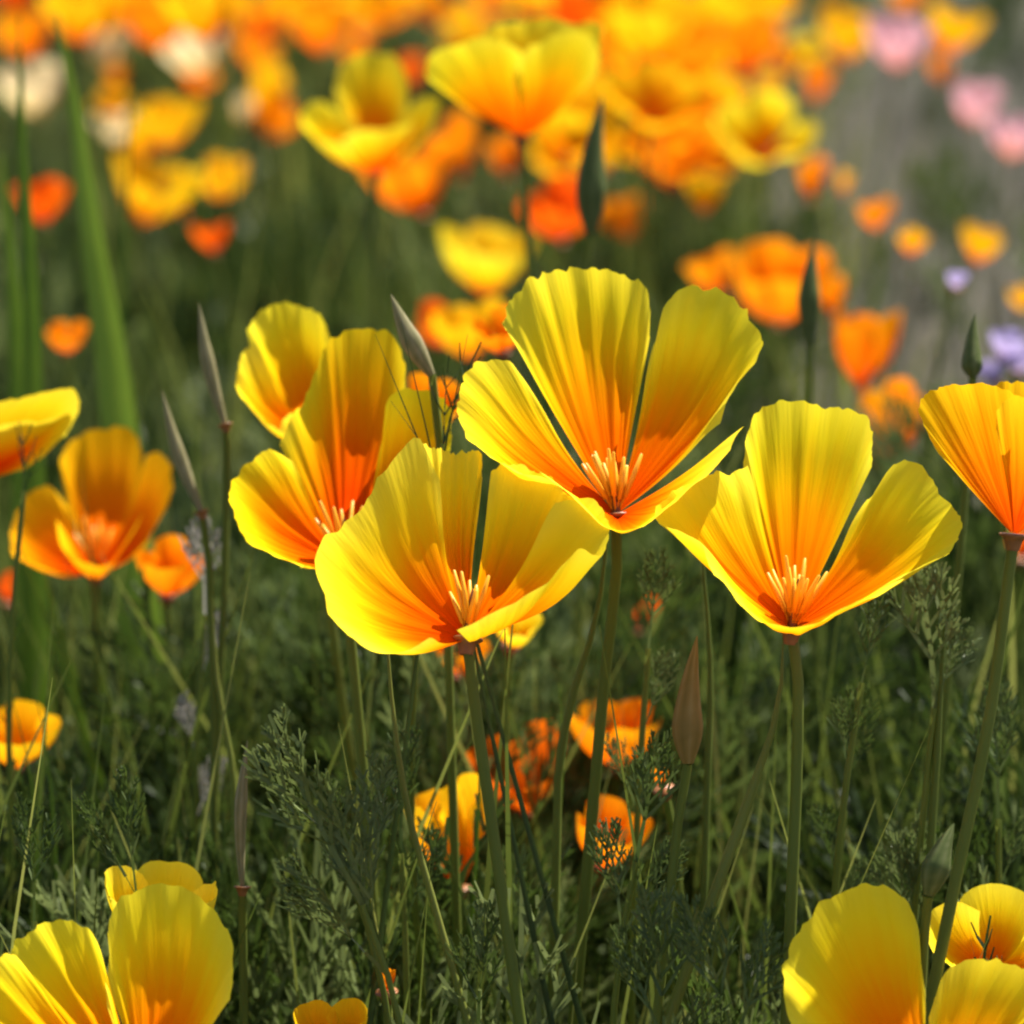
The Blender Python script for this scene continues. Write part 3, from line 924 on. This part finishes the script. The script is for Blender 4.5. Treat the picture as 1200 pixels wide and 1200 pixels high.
def clump_points(n, y0, y1, marg=.06, hfun=None):
    pts = []
    while len(pts) < n:
        y = rg.uniform(y0, y1)
        half = y * .175 + marg
        x = rg.uniform(-half, half)
        if rg.random() > (y * .175 + marg) / (y1 * .175 + marg):
            continue
        if y > 1.25 and x > .3 * half and rg.random() < .9:
            continue
        if math.sin(31 * x + 2 * math.sin(13 * y)) + math.sin(17 * y + 2 * math.sin(21 * x)) < -.55 and rg.random() < .85:
            continue
        h = hfun(x, y) if hfun else rg.uniform(.6, .98)
        pts.append((x, y, h))
    return pts


def near_h(x, y):
    patch = math.sin(23 * x + 3 * math.sin(9 * y)) + math.sin(19 * y + 2.2 * math.sin(14 * x + 1))
    base = rg.uniform(.75, 1.2) * (1 + .16 * patch)
    base = min(base, 1.12 if x > -.06 else .98)
    if y < .72:
        base *= .6
    return base


scatter("feathery_undergrowth", "finely cut grey-green poppy foliage crowding under the open blooms",
        clump_points(560, .60, 1.35, .12, hfun=near_h), LEAF_HI, M_FEATHER, 7)
scatter("feathery_undergrowth", "blurred green poppy foliage between the flowers farther back",
        clump_points(1100, 1.35, 7.5, .25), LEAF_LO, M_FEATHER, 8, lh=(.09, .15), stem_h=(.02, .11))


def blade_stuff(name, label, n, y0, y1, mat, seed, h=(.12, .26), w=.0012, marg=.06, xr=None):
    rr = random.Random(seed)
    Vs, Fs, Ts = [], [], []
    off = 0
    k = 5
    for _ in range(n):
        y = rr.uniform(y0, y1)
        half = y * .175 + marg
        x = rr.uniform(-half, half) if xr is None else rr.uniform(xr[0] * half, xr[1] * half)
        H = rr.uniform(*h) * (.8 if y < .72 else 1)
        a = rr.uniform(0, 6.28); bend = rr.uniform(.02, .35) * H
        t = np.linspace(0, 1, k)
        path = np.stack([x + math.cos(a) * bend * t ** 2, y + math.sin(a) * bend * t ** 2, -.012 + H * t], 1)
        b = rr.uniform(-.8, .8)
        side = np.array((math.cos(b), math.sin(b), 0)) * w * rr.uniform(.6, 1.6)
        prof = np.clip(1.05 - t ** 2, .05, 1)[:, None]
        V = np.empty((2 * k, 3)); V[0::2] = path - side * prof; V[1::2] = path + side * prof
        Vs.append(V)
        Fs.append(np.array([(2 * i, 2 * i + 1, 2 * i + 3, 2 * i + 2) for i in range(k - 1)]) + off)
        off += 2 * k
        Ts.append(np.full(2 * k, rr.random()))
    o = link(name, mesh_np(name, np.concatenate(Vs), np.concatenate(Fs), mat, tint=np.concatenate(Ts)))
    tag(o, label, "grass", kind="stuff")
    return o


blade_stuff("thin_grass", "thin green grass stems mixed into the poppy foliage", 1800, .66, 1.6, M_STEM, 3, w=.0008, marg=.12)
blade_stuff("thin_grass", "upright yellow-green stems standing clear of the foliage under the blooms", 260, .74, 1.3, M_STEM, 13, h=(.18, .30), w=.0011)
blade_stuff("thin_grass", "blurred thin green stems among the rear flowers", 1500, 1.6, 6.5, M_STEM, 4, h=(.14, .30), w=.0016, marg=.2, xr=(-1, .45))
blade_stuff("dry_grass", "grey dry stalks in the open ground behind the arching-stalk bloom", 2600, 1.2, 6.0, M_DRY, 5, h=(.06, .20), w=.0018, xr=(.30, 1.0), marg=.15)


# ------------------------------------------------------------------ single sprigs that stand out
def sprig(label, D, base, tip, seed, n=3, spread=18, mat=M_FEATHER, wsc=1.0, tint=.5, group=None, simple=0):
    rr = random.Random(seed)
    P0, P1 = at(*base, D), at(*tip, D)
    G = np.array((P0[0] + rr.uniform(-.01, .01), P0[1] + .01, -.012))
    root = empty("feathery_sprig", G)
    tag(root, label, "foliage", group)
    st = stem_path(P0, G, axis=norm(P1 - P0))
    v_, f_ = tube(st - G, np.linspace(.0012, .0008, len(st)), 6)
    link("stem", mesh_np("stem", v_, f_, M_STEM, tint=np.full(len(v_), .5)), root)
    Lf = np.linalg.norm(P1 - P0)
    for i in range(n):
        V, F = ribbons(leaf_segments(seed * 13 + i, simple), seed + i, wsc)
        ang = R(spread) * (i - (n - 1) / 2)
        d = norm(P1 - P0)
        sd = np.cross(d, FWD)
        d = norm(d * math.cos(ang) + sd * math.sin(ang) + FWD * rr.uniform(-.15, .15))
        s = Lf * (1 if i == n // 2 else rr.uniform(.6, .9))
        M = basis(d, rr.uniform(-.5, .5)) * s
        p = st[-1 - (0 if i == n // 2 else rr.randint(0, 3))]
        link("leaf", mesh_np("leaf", V @ M.T + p - G, F, mat, tint=np.clip(np.full(len(V), tint) + np.random.RandomState(seed + i).normal(0, .08, len(V)), 0, 1), smooth=False), root)
    return root


sprig("forked yellow-green feathery sprig standing out in the dark lower greenery", .74, (425, 1060), (330, 830), 3, 4, 16, tint=.75)
sprig("feathery sprig with a long bent tip beside the forked sprig", .75, (400, 1000), (350, 880), 4, 2, 30, tint=.6)
sprig("dark branching leaf tips beside the big open bloom's low petal", .79, (520, 520), (545, 395), 6, 3, 12, tint=.1, wsc=.9, simple=2)
sprig("tall light green leafy sprig between spread bloom and arching stalk", .78, (1095, 830), (1115, 650), 8, 4, 12, tint=.8, wsc=1.3)
sprig("dark spiky leaf tips in front of the sideways yellow poppy", .85, (28, 575), (38, 490), 9, 4, 8, tint=.1, simple=2)
sprig("feathery leaf hanging beside the spread bloom's low petal", .78, (1010, 800), (1030, 690), 10, 3, 20, tint=.6)
sprig("grey-green feathery leaf under the big open bloom", .80, (760, 760), (770, 640), 11, 3, 20, tint=.7)
sprig("feathery leaf spray below the slanting stalk", .72, (860, 1220), (850, 1040), 12, 4, 18, tint=.6)
sprig("feathery leaf spray beside the bluish straight stalk", .73, (780, 1230), (780, 1030), 13, 3, 18, tint=.65)
sprig("dark leaf tips lying over the bright yellow poppy at the arching stalk", .745, (1150, 1180), (1150, 1070), 14, 3, 30, tint=.05, simple=2, wsc=1.6)
sprig("feathery leaf at the foot of the brown bud", .76, (745, 1010), (780, 850), 15, 3, 18, tint=.6)
sprig("pale stalk cluster with frayed tips below the thin grey seed pod", .88, (240, 720), (250, 600), 16, 4, 10, mat=M_DRY, tint=.8)
sprig("feathery leaf spray above the large shaded rounded petals", .76, (160, 1050), (140, 900), 18, 3, 20, tint=.5)
sprig("feathery leaf spray below the glimpsed yellow and orange poppy", .76, (40, 1080), (50, 930), 19, 3, 22, tint=.4)
sprig("feathery leaf spray below the edge-on golden poppy", .75, (560, 1230), (590, 1060), 20, 4, 20, tint=.5)
sprig("feathery leaf spray beside the dark grass blade", .78, (470, 1000), (460, 850), 21, 3, 20, tint=.45)
sprig("fine leaf spray behind the arching stalk under the side-view bloom", .80, (1170, 960), (1170, 800), 22, 3, 20, tint=.6)
sprig("feathery leaf spray under the spread bloom", .80, (990, 950), (1010, 800), 23, 3, 20, tint=.5)
